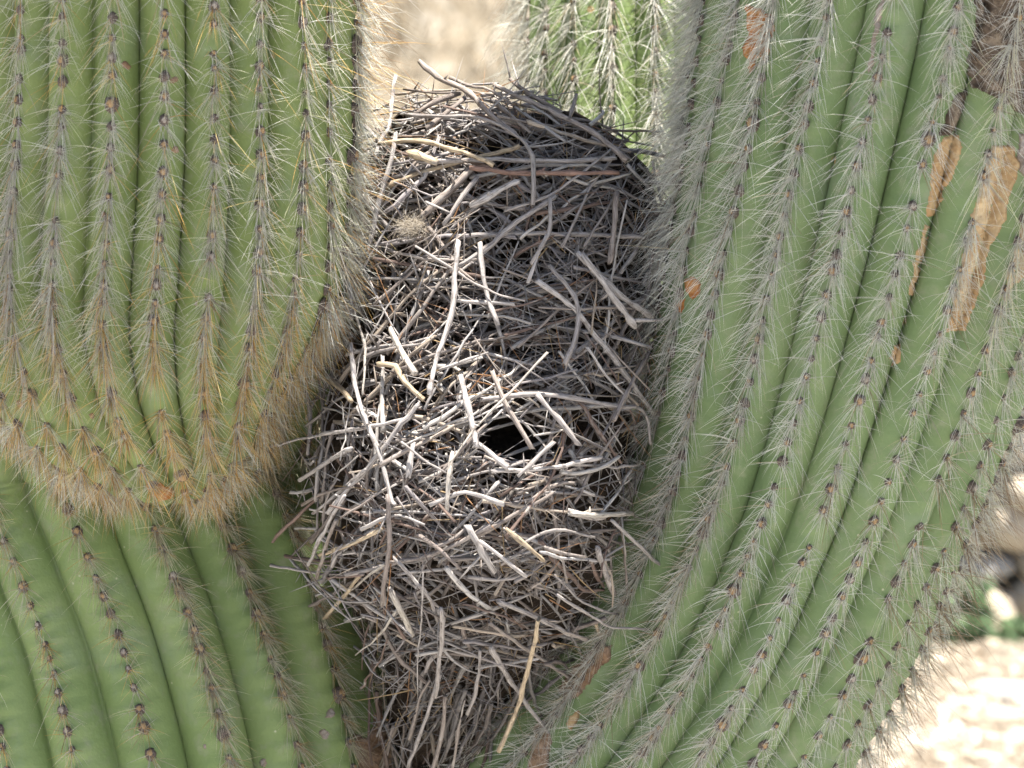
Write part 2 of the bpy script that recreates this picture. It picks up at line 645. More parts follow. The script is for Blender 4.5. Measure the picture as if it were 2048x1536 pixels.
class Stem:
    """ribbed stem. tab rows: px, py, Y, R(px), from bottom to top"""

    def __init__(self, tab, N, theta0, depth, seed, spacing=0.0184, step=0.005, sub=14, cap=False):
        self.N, self.t0, self.depth, self.seed = N, math.radians(theta0), depth, seed
        self.spacing = spacing
        tab = np.asarray(tab, float)
        w = np.column_stack([P(tab[:, 0], tab[:, 1], tab[:, 2]), tab[:, 3] * PX])
        fine = cubic(w, 1200)
        s = np.concatenate([[0], np.cumsum(np.linalg.norm(np.diff(fine[:, :3], axis=0), axis=1))])
        self.len = s[-1]
        self.S = s
        self.fine = fine
        T = unit(np.gradient(fine[:, :3], axis=0))
        R = unit(np.cross(T, np.array([[0, -1.0, 0]])))
        self.Fr = -np.cross(T, R)
        self.Rt = R
        self.T = T
        r = np.random.default_rng(seed)
        self.wob = r.uniform(0, 6.28, (N, 3))
        self.amp = r.uniform(0.6, 1.3, N)
        self.off = r.uniform(0, 1, N)
        self.step, self.sub, self.cap = step, sub, cap

    def at(self, s, th, crest=None):
        """surface points; s,th arrays"""
        s = np.asarray(s, float)
        th = np.asarray(th, float)
        f = np.interp
        c = np.stack([f(s, self.S, self.fine[:, k]) for k in range(3)], -1)
        R = np.maximum(f(s, self.S, self.fine[:, 3]), 0.0005)
        Fr = np.stack([f(s, self.S, self.Fr[:, k]) for k in range(3)], -1)
        Rt = np.stack([f(s, self.S, self.Rt[:, k]) for k in range(3)], -1)
        k = np.round((th - self.t0) * self.N / (2 * math.pi))
        ki = (k.astype(int)) % self.N
        w = self.wob[ki]
        ph = (th - self.t0) * self.N / 2
        cr = np.abs(np.cos(ph))
        prof = cr ** 0.7
        # tubercles at the areoles, and uneven ribs
        ar = np.cos(2 * math.pi * (s / self.spacing - self.off[ki]))
        bump = 0.012 * np.clip(ar, -0.6, 1) * cr ** 3
        lump = 0.012 * np.sin(s * 21 + w[..., 0]) * cr + 0.010 * np.sin(s * 9 + w[..., 1] + th)
        rr = R * (1 - self.depth * self.amp[ki] * 0.5 - self.depth * 0.5 + self.depth * (0.5 + 0.5 * self.amp[ki]) * prof + bump + lump)
        # ribs wander a little
        th2 = th + 0.012 * np.sin(s * 7 + self.wob[0, 0])
        return c + rr[..., None] * (np.sin(th2)[..., None] * Rt + np.cos(th2)[..., None] * Fr)

    def body(self, name, mat, parent):
        ns = max(20, int(self.len / self.step))
        ss = np.linspace(0, self.len, ns)
        M = self.N * self.sub
        # samples crowd at the grooves, so that the crease stays sharp
        uu = np.array([0, .24, .46, .65, .80, .91, .975]) if self.sub == 14 else np.array([0, .35, .65, .88])
        uu = np.concatenate([uu, [1.0], 2 - uu[:0:-1]])
        tt = (self.t0 + (np.arange(self.N)[:, None] + uu[None] / 2) * 2 * math.pi / self.N).ravel()
        Sg, Tg = np.meshgrid(ss, tt, indexing='ij')
        v = self.at(Sg, Tg).reshape(-1, 3)
        i = np.arange(ns * M).reshape(ns, M)
        j = np.roll(i, -1, axis=1)
        f = np.stack([i[:-1].ravel(), j[:-1].ravel(), j[1:].ravel(), i[1:].ravel()], 1)
        me = mesh_np(name, v, f, 4)
        ev = np.empty(len(me.edges) * 2, np.int32)
        me.edges.foreach_get('vertices', ev)
        g = ((ev.reshape(-1, 2) % M) % self.sub == self.sub // 2).all(1)
        at_ = me.attributes.new('sharp_edge', 'BOOLEAN', 'EDGE')
        at_.data.foreach_set('value', g)
        o = link(name, me, mat, parent)
        self.obj = o
        # one more ring end caps are hidden inside other tissue or far above
        self.bvh = BVHTree.FromPolygons([Vector(p) for p in v], [tuple(q) for q in f.tolist()])
        self.V, self.F = v, f
        return o

    def areoles(self, lo=-120, hi_x=2168, hi_y=1650, face_min=-0.45):
        out = []
        for k in range(self.N):
            th = self.t0 + k * 2 * math.pi / self.N
            m = int(self.len / self.spacing)
            rk = np.random.default_rng(self.seed * 100 + k)
            s = (np.arange(m) + self.off[k] + rk.normal(0, .10, m)) * self.spacing
            s = s[rk.uniform(0, 1, m) > .02]
            s = s[(s > 0.004) & (s < self.len - 0.004)]
            if not len(s):
                continue
            tharr = np.full_like(s, th)
            p = self.at(s, tharr)
            up = unit(self.at(s + 0.01, tharr) - self.at(s - 0.01, tharr))
            e = 0.9 * math.pi / self.N
            w = unit(self.at(s, tharr + e) - self.at(s, tharr - e))
            nrm = unit(np.cross(w, up))
            view = unit(CAM - p)
            fc = (nrm * view).sum(1)
            px, py = proj(p)
            ok = (fc > face_min) & (px > lo) & (px < hi_x) & (py > lo - 60) & (py < hi_y)
            for q in np.where(ok)[0]:
                out.append((p[q], nrm[q], up[q], w[q], fc[q], px[q], py[q], k))
        return out


cactus = empty('cactus', (0, 0.1, 0))
tag(cactus, 'big green columnar cactus with bristly ribbed stems cradling a twig nest', 'cactus')
cactus.location = (0, 0, 0)

# trunk at lower left; hidden upper part widened to shade its lower right side
trunk = Stem([(430, 3600, 0.16, 560), (400, 2600, 0.16, 550), (360, 2000, 0.16, 540), (312, 1560, 0.165, 530), (244, 1250, 0.175, 515), (178, 1060, 0.18, 508),
              (122, 905, 0.186, 506), (128, 790, 0.182, 520), (196, 600, 0.17, 548), (218, 400, 0.165, 530), (215, 200, 0.16, 470), (225, 0, 0.16, 436), (240, -400, 0.15, 410), (250, -800, 0.14, 300), (250, -900, 0.14, 60)],
             22, 5.5, 0.11, 2, spacing=0.0164)
# plump arm at upper left, rounded below where it joins the trunk
larm = Stem([(356, 940, 0.055, 20), (352, 926, 0.036, 66), (346, 903, 0.016, 116), (337, 868, -0.004, 174), (323, 822, -0.020, 234), (306, 765, -0.032, 292),
             (291, 685, -0.042, 350), (284, 585, -0.050, 391), (289, 465, -0.058, 408), (298, 250, -0.074, 404), (300, 0, -0.090, 398),
             (300, -300, -0.110, 392), (300, -800, -0.145, 380), (300, -1500, -0.19, 340), (300, -1800, -0.21, 220), (300, -1880, -0.215, 40)],
            26, 7.3, 0.11, 5, spacing=0.0172)
# right-hand stem, leaning out of the fork
rstem = Stem([(700, 2500, 0.15, 360), (900, 2050, 0.13, 360), (1120, 1750, 0.11, 358), (1330, 1490, 0.09, 356), (1480, 1250, 0.06, 352), (1590, 1000, 0.028, 356),
              (1668, 760, -0.004, 376), (1735, 500, -0.030, 398), (1795, 240, -0.053, 412), (1845, 0, -0.072, 420),
              (1895, -300, -0.096, 418), (1960, -800, -0.135, 400), (2020, -1400, -0.18, 350), (2045, -1700, -0.20, 220), (2050, -1780, -0.205, 40)],
             22, 3.0, 0.105, 9, spacing=0.0176)
# unseen side arm, added above the frame to shade the nest
shade_arm = Stem([(1850, -330, -0.09, 90), (1700, -345, -0.10, 170), (1540, -390, -0.115, 220), (1425, -480, -0.105, 245), (1352, -650, -0.105, 256), (1335, -900, -0.105, 262), (1330, -1250, -0.105, 256),
             (1295, -1500, -0.13, 190), (1295, -1580, -0.13, 40)], 20, 0, 0.11, 13, step=0.01, sub=8)

parts = [(trunk, 'trunk', M_TRUNK), (larm, 'arm', M_ARM), (rstem, 'stem', M_RIGHT), (shade_arm, 'arm', M_RIGHT)]  # the last arm is the unseen one added for shade
for st, nm, mt in parts:
    st.body(nm, mt, cactus)
tag(trunk.obj, 'green lower trunk with widely spaced ribs')
tag(larm.obj, 'plump yellow-green arm with golden bristles at its rounded base')
tag(rstem.obj, 'leaning green stem with grey-white bristles and corky scars')

# the cactus behind the nest
back = empty('cactus', (0, 0, 0))
tag(back, 'sunlit green cactus with long white curling hairs behind the nest top', 'cactus')
bstem = Stem([(1310, 2800, 0.16, 250), (1310, 1500, 0.26, 255), (1308, 800, 0.33, 262), (1305, 300, 0.39, 266), (1302, 0, 0.43, 266), (1300, -250, 0.465, 240), (1300, -330, 0.475, 130), (1300, -350, 0.477, 30)],
             18, -20, 0.13, 21, spacing=0.0175, step=0.007)
bstem.body('stem', M_TRUNK, back)

# ================================================================ nest shape
NEST = np.array([  # py, centre px, half width px, front Y
    (150, 960, 60, 0.040), (185, 965, 150, 0.005), (230, 978, 228, -0.025), (280, 995, 286, -0.048), (340, 1010, 330, -0.068), (450, 1018, 345, -0.090), (600, 1008, 345, -0.112),
    (700, 984, 342, -0.130), (800, 960, 345, -0.152), (900, 948, 352, -0.170), (1000, 942, 340, -0.180), (1100, 942, 322, -0.180),
    (1200, 945, 288, -0.155), (1280, 945, 222, -0.10), (1360, 912, 182, -0.05), (1450, 876, 140, -0.015), (1540, 868, 104, 0.02), (1700, 860, 100, 0.06)])
NEST_BACK = 0.16
HOLE = (1010, 878, 46, 42)


def nest_tab(py):
    return [np.interp(py, NEST[:, 0], NEST[:, k]) for k in (1, 2, 3)]


def nest_Y(px, py):
    cx, a, yf = nest_tab(py)
    u = np.clip(np.abs(px - cx) / a, 0, 1.35)
    yc = np.minimum((yf + NEST_BACK) / 2, 0.03)
    q = np.where(u < 0.97, np.maximum(1 - u ** 3.0, 0.0) ** 0.5, 0.295 - (u - 0.97) * 0.6)
    return yc - (yc - yf) * q


def nest_frame(px, py):
    px, py = np.atleast_1d(np.asarray(px, float)), np.atleast_1d(np.asarray(py, float))
    h = 8.0
    p = P(px, py, nest_Y(px, py))
    ex = unit(P(px + h, py, nest_Y(px + h, py)) - P(px - h, py, nest_Y(px - h, py)))
    ey = unit(P(px, py + h, nest_Y(px, py + h)) - P(px, py - h, nest_Y(px, py - h)))
    n = unit(np.cross(ey, ex))
    n = np.where((n @ FWD)[:, None] > 0, -n, n)
    return p, ex, ey, n


nest = empty('bird_nest', (0, 0, 0))
tag(nest, 'big domed stick nest with a dark entrance hole wedged in the cactus fork', 'nest')

# litter core, colour darkened to deepen gaps between twigs; entrance hole sunk in
pys = np.linspace(222, 1690, 90)
na = 72
V = []
for py in pys:
    cx, a, yf = nest_tab(py)
    a = max(a - 40, 12)
    yf = yf + 0.042
    yc = min((yf + NEST_BACK) / 2, 0.035)
    for k in range(na):
        t = 2 * math.pi * k / na
        ux, uy = math.sin(t), math.cos(t)
        px = cx + a * ux
        y = yc - (yc - yf) * max(uy, 0) ** 0.87 if uy >= 0 else yc - (NEST_BACK - yc) * uy
        rgh = 0.006 * math.sin(py * .11 + 5 * t) + 0.005 * math.sin(py * .23 - 9 * t) + random.uniform(-.004, .004)
        y += rgh
        if uy > 0:
            hd = math.hypot((px - HOLE[0]) / (HOLE[2] * 1.25), (py - HOLE[1]) / (HOLE[3] * 1.25))
            y += 0.05 * float(1 - smooth(0.5, 1.25, hd))
        V.append(P(px, py, y)[0])
F = []
for i in range(len(pys) - 1):
    for k in range(na):
        a, b = i * na + k, i * na + (k + 1) % na
        F.append((a, a + na, b + na, b))
F.append(tuple(range(na)))
F.append(tuple(reversed(range((len(pys) - 1) * na, len(pys) * na))))
o = link('gap_dark_core', mesh_py('gap_dark_core', V, F), M_LITTER, nest)
tag(o, 'brown litter filling the nest, darkened to deepen the twig gaps')
nest_bvh = BVHTree.FromPolygons([Vector(p) for p in V], F)

# ---------------------------------------------------------------- twigs
TONES = [(0.288, 0.263, 0.252), (0.347, 0.323, 0.312), (0.233, 0.205, 0.189), (0.388, 0.365, 0.345), (0.268, 0.231, 0.208), (0.188, 0.159, 0.144), (0.327, 0.277, 0.230), (0.159, 0.113, 0.095), (0.308, 0.293, 0.290), (0.239, 0.220, 0.223)]


def tube(pts, rad, sides, r, endcap=True, tip=False):
    """bent tapering tube -> verts, faces, fib"""
    pts = np.asarray(pts, float)
    m = len(pts)
    T = unit(np.gradient(pts, axis=0))
    ref = np.array([0, 0, 1.0]) if abs(T[0, 2]) < 0.8 else np.array([1.0, 0, 0])
    e1 = unit(np.cross(T, ref[None]))
    e2 = np.cross(T, e1)
    ang = np.arange(sides) * 2 * math.pi / sides + r.uniform(0, 6)
    jit = 1 + r.uniform(-.18, .18, (m, sides)) + 0.12 * np.cos(2 * ang + r.uniform(0, 6))[None]
    V = pts[:, None] + (np.cos(ang)[None, :, None] * e1[:, None] + np.sin(ang)[None, :, None] * e2[:, None]) * (np.asarray(rad)[:, None] * jit)[:, :, None]
    s = np.concatenate([[0], np.cumsum(np.linalg.norm(np.diff(pts, axis=0), axis=1))])
    fo = r.uniform(0, 100, 3)
    fib = np.stack([np.repeat(s[:, None], sides, 1) * 90 + fo[0], np.broadcast_to(np.cos(ang), (m, sides)) * 2.6 + fo[1], np.broadcast_to(np.sin(ang), (m, sides)) * 2.6 + fo[2]], -1)
    # broken, slanted ends
    V[0] += T[0] * r.uniform(-1, 1, (sides, 1)) * rad[0] * 0.8
    V[-1] += T[-1] * r.uniform(-1, 1, (sides, 1)) * rad[-1] * 0.9
    V = V.reshape(-1, 3)
    fib = fib.reshape(-1, 3)
    F = []
    for i in range(m - 1):
        for k in range(sides):
            a, b = i * sides + k, i * sides + (k + 1) % sides
            F.append((a, b, b + sides, a + sides))
    F.append(tuple(reversed(range(sides))))
    F.append(tuple(range((m - 1) * sides, m * sides)))
    return V, F, fib


def twig_geo(pts, d0, d1, r, sides=6, rings=8, rough=1.0, spurs=None, thorn=False):
    """pts: control polyline (world); d0,d1: end diameters in photo px"""
    pts = np.asarray(pts, float)
    c = cubic(pts, rings) if len(pts) > 2 else pts[0] + (pts[1] - pts[0]) * np.linspace(0, 1, rings)[:, None]
    L = np.linalg.norm(c[-1] - c[0])
    k = r.normal(0, 1, (rings, 3))
    k[0] = k[-1] = 0
    c = c + k * min(L * 0.006, 0.0007) * rough
    if rough > 0.6:
        for _ in range(int(r.integers(0, 3))):   # a kink where a bud once grew
            tq = r.uniform(.25, .75)
            ax = r.normal(0, 1, 3)
            c = c + np.maximum(0, np.linspace(0, 1, rings) - tq)[:, None] * ax * L * .11
    rad = np.linspace(d0, d1, rings) * PX / 2 * (1 + r.uniform(-.17, .17, rings))
    if rings > 5 and not thorn:
        q = r.integers(1, rings - 1)
        rad[q] *= r.uniform(1.1, 1.35)
    if thorn:
        rad[-1] = 0.00012
        rad[-2] *= 0.6
    V, F, fib = tube(c, rad, sides, r)
    V, F, fib = [V], list(F), [fib]
    nv = len(V[0])
    ns = spurs if spurs is not None else (0 if r.uniform() < .35 else int(r.integers(1, 5)))
    for _ in range(ns):
        i = int(r.integers(1, rings - 1))
        t = unit(c[i + 1] - c[i - 1])
        side = unit(np.cross(t, r.normal(0, 1, 3)))
        dr = unit(side + t * r.uniform(-.2, .9))
        ln = r.uniform(.004, .013) if r.uniform() < .6 else r.uniform(.014, .036)
        w = rad[i] * r.uniform(.38, .75)
        v2, f2, fb2 = tube(np.stack([c[i], c[i] + dr * ln * .55, c[i] + dr * ln]), [w, w * .7, w * .12], 4, r)
        V.append(v2)
        fib.append(fb2)
        F += [tuple(x + nv for x in f) for f in f2]
        nv += len(v2)
    return np.vstack(V), F, np.vstack(fib)


def twig_part(pts, d0, d1, tone, r, **kw):
    v, f, fb = twig_geo(pts, d0, d1, r, **kw)
    c = v.mean(0)
    col = np.array(tone) * r.uniform(.85, 1.15)
    me = mesh_py('twig', v - c, f, np.tile(col, (len(v), 1)), fb)
    o = link('twig', me, M_TWIG, nest)
    o.location = c
    return o


G, LT, BR, RD, TN, DK, WH = TONES[0], TONES[1], TONES[4], (.19, .12, .095), (.36, .29, .205), TONES[5], (.40, .365, .325)
HERO = [  # polyline in photo px, diameter px, tone, lift mm
    ([(840, 122), (865, 148), (897, 165), (939, 186), (963, 211), (990, 236), (1030, 268)], 12, BR, 20),
    ([(900, 155), (942, 172), (977, 179), (1020, 205)], 8, BR, 14),
    ([(988, 169), (1044, 197), (1093, 218), (1146, 243), (1190, 268), (1252, 320)], 12, BR, 14),
    ([(1020, 158), (1044, 179), (1072, 197), (1122, 225)], 12, DK, 8),
    ([(791, 151), (784, 197), (781, 245), (760, 285), (752, 316)], 11, LT, 12),
    ([(756, 288), (837, 281), (893, 295), (939, 309), (985, 329)], 12, TN, 20),
    ([(791, 267), (781, 327), (756, 408), (742, 475), (735, 506)], 12, LT, 18),
    ([(819, 306), (845, 314), (874, 325)], 17, TN, 16),
    ([(942, 336), (1044, 346), (1132, 346), (1238, 346)], 13, RD, 17),
    ([(837, 323), (985, 320), (1132, 322), (1231, 316)], 11, G, 12),
    ([(752, 383), (830, 348), (907, 327), (992, 306), (1040, 292)], 10, TN, 10),
    ([(942, 411), (1013, 373), (1040, 362)], 12, LT, 14),
    ([(886, 450), (928, 390), (956, 352)], 12, G, 10),
    ([(840, 436), (886, 394), (942, 338)], 16, BR, 6),
    ([(1009, 422), (1090, 394), (1132, 369), (1188, 327), (1222, 298)], 8, G, 18),
    ([(914, 534), (977, 492), (1030, 446), (1108, 394)], 12, G, 14),
    ([(1062, 527), (1087, 485), (1100, 457), (1100, 397)], 9, G, 18),
    ([(1234, 383), (1228, 450), (1220, 527)], 12, BR, 14),
    ([(809, 178), (865, 186), (921, 185)], 8, DK, 14),
    ([(826, 232), (865, 207), (921, 186)], 12, DK, 10),
    ([(851, 257), (893, 225), (928, 197)], 11, DK, 12),
    ([(1020, 155), (1012, 120), (1002, 84)], 5, G, 14),
    ([(812, 229), (865, 232), (932, 232), (992, 246), (1044, 281), (1065, 316), (1066, 411)], 9, G, 20),
    ([(939, 471), (1027, 468), (1167, 468), (1290, 475)], 10, G, 9),
    ([(851, 404), (900, 425)], 6, LT, 14),
    ([(1153, 190), (1139, 239)], 9, BR, 14),
    ([(1202, 260), (1270, 262), (1326, 264)], 7, DK, 10),
    ([(918, 480), (911, 542), (904, 623), (883, 690), (868, 739), (858, 788)], 12, LT, 26),
    ([(830, 492), (900, 535), (949, 567), (995, 588), (1051, 602)], 7, G, 24),
    ([(1055, 567), (1072, 521), (1092, 470)], 8, LT, 18),
    ([(995, 648), (977, 598), (963, 535), (960, 486)], 12, LT, 16),
    ([(1157, 507), (1238, 588), (1304, 634)], 14, LT, 16),
    ([(1165, 510), (1220, 584), (1272, 655)], 15, LT, 22),
    ([(1100, 532), (1139, 577), (1157, 620), (1150, 676), (1129, 729)], 11, G, 22),
    ([(1072, 560), (1139, 609), (1192, 672), (1238, 732), (1308, 830)], 12, LT, 16),
    ([(1297, 707), (1259, 774), (1227, 841)], 12, BR, 16),
    ([(781, 658), (805, 707), (830, 746)], 15, WH, 18),
    ([(756, 728), (791, 732), (809, 764), (847, 799)], 14, TN, 16),
    ([(1095, 705), (1013, 792), (953, 855), (921, 897), (900, 924)], 7, WH, 30),
    ([(921, 750), (932, 799), (946, 855), (953, 897)], 13, LT, 24),
    ([(985, 743), (1009, 802), (1065, 897)], 11, BR, 16),
    ([(1072, 788), (1122, 845), (1157, 890)], 14, G, 14),
    ([(963, 799), (1062, 788), (1167, 799), (1238, 813), (1290, 823), (1301, 887)], 10, G, 18),
    ([(953, 883), (1016, 936)], 11, LT, 18),
    ([(985, 943), (1097, 936), (1202, 915)], 10, LT, 14),
    ([(1034, 954), (1108, 883)], 9, G, 20),
    ([(905, 905), (897, 957), (893, 1020)], 11, WH, 22),
    ([(654, 1027), (745, 922), (791, 862), (840, 806)], 11, LT, 20),
    ([(640, 869), (710, 859), (809, 838)], 9, LT, 14),
    ([(714, 813), (756, 897), (781, 992), (788, 1010)], 11, LT, 20),
    ([(816, 957), (826, 887)], 12, LT, 18),
    ([(879, 739), (977, 704)], 8, LT, 20),
    ([(1140, 1028), (1200, 1030), (1264, 1027)], 12, WH, 22),
    ([(802, 883), (851, 922), (893, 946)], 7, G, 24),
    ([(640, 739), (682, 778), (703, 802)], 12, TN, 18),
    ([(538, 894), (598, 880), (720, 855)], 7, LT, 14),
    ([(598, 961), (668, 915), (703, 897)], 9, LT, 16),
    ([(626, 1027), (703, 964), (730, 940)], 9, LT, 16),
    ([(616, 1130), (650, 1060), (690, 990)], 9, LT, 14),
    ([(775, 990), (779, 1079), (772, 1139), (764, 1210)], 12, DK, 26),
    ([(768, 1129), (729, 1157), (672, 1207)], 8, WH, 22),
    ([(625, 1163), (680, 1200), (720, 1204), (755, 1202)], 5, G, 20),
    ([(786, 1114), (832, 1164), (857, 1193), (875, 1242)], 9, G, 22),
    ([(779, 1178), (807, 1232), (825, 1271)], 13, WH, 26),
    ([(793, 1221), (757, 1271), (711, 1310)], 7, WH, 26),
    ([(725, 1310), (743, 1342), (768, 1360), (811, 1381)], 5, G, 24),
    ([(882, 1217), (885, 1260), (878, 1328), (871, 1395)], 11, G, 28),
    ([(846, 1146), (843, 1239), (836, 1310), (834, 1402)], 5, LT, 30),
    ([(935, 1050), (960, 1097), (988, 1143)], 12, LT, 18),
    ([(960, 1082), (1010, 1120), (1052, 1153)], 9, LT, 22),
    ([(1013, 1058), (1067, 1104), (1086, 1120)], 10, TN, 22),
    ([(1195, 1097), (1209, 1139), (1227, 1186)], 14, G, 20),
    ([(1223, 1040), (1280, 1093), (1333, 1143)], 9, G, 20),
    ([(996, 1203), (1067, 1232), (1138, 1267), (1176, 1280)], 9, G, 22),
    ([(1113, 1189), (1188, 1235), (1223, 1253), (1301, 1260), (1340, 1275), (1405, 1305)], 8, G, 40),
    ([(978, 1246), (1040, 1290), (1102, 1331), (1152, 1365)], 9, BR, 26),
    ([(1077, 1239), (1067, 1292), (1049, 1363), (1031, 1427), (996, 1505)], 12, TN, 40),
    ([(981, 1296), (1010, 1346), (1049, 1402), (1120, 1498)], 11, G, 24),
    ([(1191, 1246), (1209, 1296)], 9, TN, 20),
    ([(1244, 1043), (1251, 1132), (1259, 1239)], 7, BR, 14),
    ([(935, 1427), (953, 1377), (960, 1299)], 9, G, 20),
    ([(818, 1480), (839, 1399), (860, 1360)], 8, BR, 12),
    ([(1240, 1230), (1165, 1205), (1110, 1150)], 6, G, 20),
    ([(815, 1540), (850, 1440), (880, 1350)], 10, G, 20),
    ([(860, 1560), (885, 1460), (890, 1390)], 9, BR, 22),
    ([(905, 1550), (915, 1470), (930, 1400)], 8, BR, 18),
    ([(650, 1235), (690, 1190), (720, 1150)], 10, TN, 12),
    ([(585, 1118), (640, 1128), (700, 1140)], 6, BR, 10),
    ([(632, 1160), (650, 1100), (672, 1040)], 10, BR, 10),
    ([(604, 1010), (650, 985), (700, 975)], 8, DK, 8),
    ([(622, 1085), (655, 1040), (690, 1000)], 9, DK, 6),
    ([(700, 690), (712, 780), (735, 850)], 10, LT, 22),
    ([(690, 470), (700, 560), (702, 640)], 9, LT, 16),
    ([(705, 610), (730, 700), (725, 790)], 8, WH, 20),
    ([(860, 1010), (930, 985), (1010, 1010)], 9, LT, 18),
    ([(720, 1060), (790, 1030), (850, 1050)], 8, LT, 18),
    ([(1040, 1090), (1110, 1060), (1190, 1075)], 8, G, 18),
    ([(640, 1110), (700, 1090), (760, 1060)], 10, TN, 14),
]
r = np.random.default_rng(3)
n_parts = 0
for pl, d, tone, lift in HERO:
    pl = np.array(pl, float)
    Y = nest_Y(pl[:, 0], pl[:, 1]) - lift * 0.001
    # long strands bridge hollows instead of following them
    t = np.linspace(0, 1, len(pl))
    if len(pl) > 2:
        Y = 0.55 * Y + 0.45 * (Y[0] + (Y[-1] - Y[0]) * t) - 0.002
    Lpx = np.linalg.norm(np.diff(pl, axis=0), axis=1).sum()
    rings = int(np.clip(Lpx / 16, 6, 18))
    twig_part(P(pl[:, 0], pl[:, 1], Y), d * 0.86, d * (0.85 if d > 8 else 0.5), tone, r, rings=rings, rough=0.5,
              spurs=int(r.integers(0, 3)) if Lpx > 90 else 0, thorn=(d <= 5))
    n_parts += 1


def rand_twig(r, layer, long_ok=True):
    """control points of a random twig on the nest at a depth layer (m below surface)"""
    for _ in range(40):
        py = r.uniform(175, 1330) if r.uniform() < .88 else r.uniform(1280, 1540)
        cx, a, yf = nest_tab(py)
        px = cx + a * r.uniform(-1.03, 1.0)
        p, ex, ey, n = [q[0] for q in nest_frame(px, py)]
        up = py < 640
        if py < 330:
            al = r.normal(0.1, .6)
        elif up:
            al = r.normal(-.15, .6) if r.uniform() < .6 else r.uniform(-1.57, 1.57)
        elif py < 1120:
            al = r.normal(-.5, .8) if px < cx + 40 else r.normal(-.1, .65)
        elif py < 1330:
            al = r.normal(.6, .75)
        else:
            al = r.normal(1.75, .22)
        L = np.clip(r.lognormal(math.log(170), .40), 60, 370) * PX
        if py < 240:
            L = min(L, 200 * PX)
        d = unit(math.cos(al) * ex + math.sin(al) * ey + n * r.normal(0, .10))
        c = p - n * layer
        bend = -n * r.uniform(0, .07) * L + unit(np.cross(d, n)) * r.normal(0, .035) * L
        pts = np.stack([c - d * L / 2 + bend, c - d * L / 5 + bend * r.uniform(.1, .5), c + d * L / 6 + bend * r.uniform(-.2, .3), c + d * L / 2 + bend])
        qx, qy = proj(pts)
        # keep the ends out of the neighbouring stems
        bad = False
        for x_, y_ in ((qx[0], qy[0]), (qx[-1], qy[-1])):
            if y_ < 150:
                bad = True
            cxx, aa, _y = nest_tab(y_)
            if y_ < 720 and abs(x_ - cxx) > aa + 18:
                bad = True
            if abs(x_ - cxx) > aa + (95 if y_ > 880 else 60):
                bad = True
        # leave the entrance open
        tt = np.linspace(0, 1, 15)
        hx = np.interp(tt, [0, .3, .66, 1], qx)
        hy = np.interp(tt, [0, .3, .66, 1], qy)
        if (np.hypot((hx - HOLE[0]) / HOLE[2], (hy - HOLE[1]) / HOLE[3]) < 1.0).any() and not (layer > 0.03 and r.uniform() < .4):
            bad = True
        if not bad:
            return pts, L
    return None


while n_parts < 300:
    q = rand_twig(r, r.uniform(-0.009, 0.004))
    if q is None:
        continue
    pts, L = q
    d = r.uniform(5.5, 10) if r.uniform() < .65 else r.uniform(2.8, 5.5)
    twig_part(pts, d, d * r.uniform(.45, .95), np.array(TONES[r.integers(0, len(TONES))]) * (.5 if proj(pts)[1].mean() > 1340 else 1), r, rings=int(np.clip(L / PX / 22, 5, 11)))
    n_parts += 1

# the twigs beneath, woven too tightly to pick apart
AV, AF, AC, AB = [], [], [], []
nv = 0
for k in range(1500):
    q = rand_twig(r, 0.002 + 0.046 * r.uniform())
    if q is None:
        continue
    pts, L = q
    d = r.uniform(4.5, 9.5) if r.uniform() < .68 else r.uniform(2.5, 4.5)
    v, f, fb = twig_geo(pts, d, d * r.uniform(.5, .95), r, sides=5, rings=6)
    AV.append(v)
    AB.append(fb)
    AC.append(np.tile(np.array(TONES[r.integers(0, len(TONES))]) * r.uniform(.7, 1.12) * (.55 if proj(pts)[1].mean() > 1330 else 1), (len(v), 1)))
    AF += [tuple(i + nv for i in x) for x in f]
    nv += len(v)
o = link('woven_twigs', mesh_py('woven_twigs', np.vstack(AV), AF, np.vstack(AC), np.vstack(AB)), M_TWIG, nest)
o['kind'] = 'stuff'

# fine thorns and straws sticking out of the weave
n = 1300
py = r.uniform(180, 1480, n)
cx, a, yf = nest_tab(py)
px = cx + a * r.uniform(-.98, .98, n)
hole_ok = np.hypot((px - HOLE[0]) / (HOLE[2] + 30), (py - HOLE[1]) / (HOLE[3] + 30)) > 1
px, py = px[hole_ok], py[hole_ok]
n = len(px)
p, ex, ey, nn = nest_frame(px, py)
al = r.uniform(0, 6.28, n)[:, None]
d = unit(np.cos(al) * ex + np.sin(al) * ey + nn * r.uniform(-.1, .6, n)[:, None])
cc = np.array(TONES + [(.42, .30, .16), (.36, .20, .10)])[r.integers(0, len(TONES) + 2, n)]
v, f, c = fibres(p - nn * 0.004, d, r.uniform(.012, .06, n), r.normal(0, .08, (n, 3)), r.normal(0, .05, (n, 3)), r.uniform(.0003, .0008, n), cc)
o = link('thorn_straws', mesh_np('thorn_straws', v, f, 3, c), M_SPINE, nest)
o['kind'] = 'stuff'

# a pale tuft of down caught among the twigs
p, ex, ey, nn = [q[0] for q in nest_frame(835, 462)]
n = 420
d = r.normal(0, 1, (n, 3)) + nn * .5 + ex * r.normal(0, .8, (n, 1))
v, f, c = fibres(np.tile(nn * .012, (n, 1)) + r.normal(0, .0035, (n, 3)) + ex * r.normal(0, .004, (n, 1)), d, r.uniform(.004, .013, n), r.normal(0, .3, (n, 3)), r.normal(0, .4, (n, 3)),
                 np.full(n, .00016), np.array([[.55, .48, .38], [.42, .36, .28], [.62, .57, .5]])[r.integers(0, 3, n)])
o = link('down_tuft', mesh_np('down_tuft', v, f, 3, c), M_SPINE)
o.location = p
tag(o, 'small pale tuft of fluffy down caught among the upper nest twigs', 'tuft')

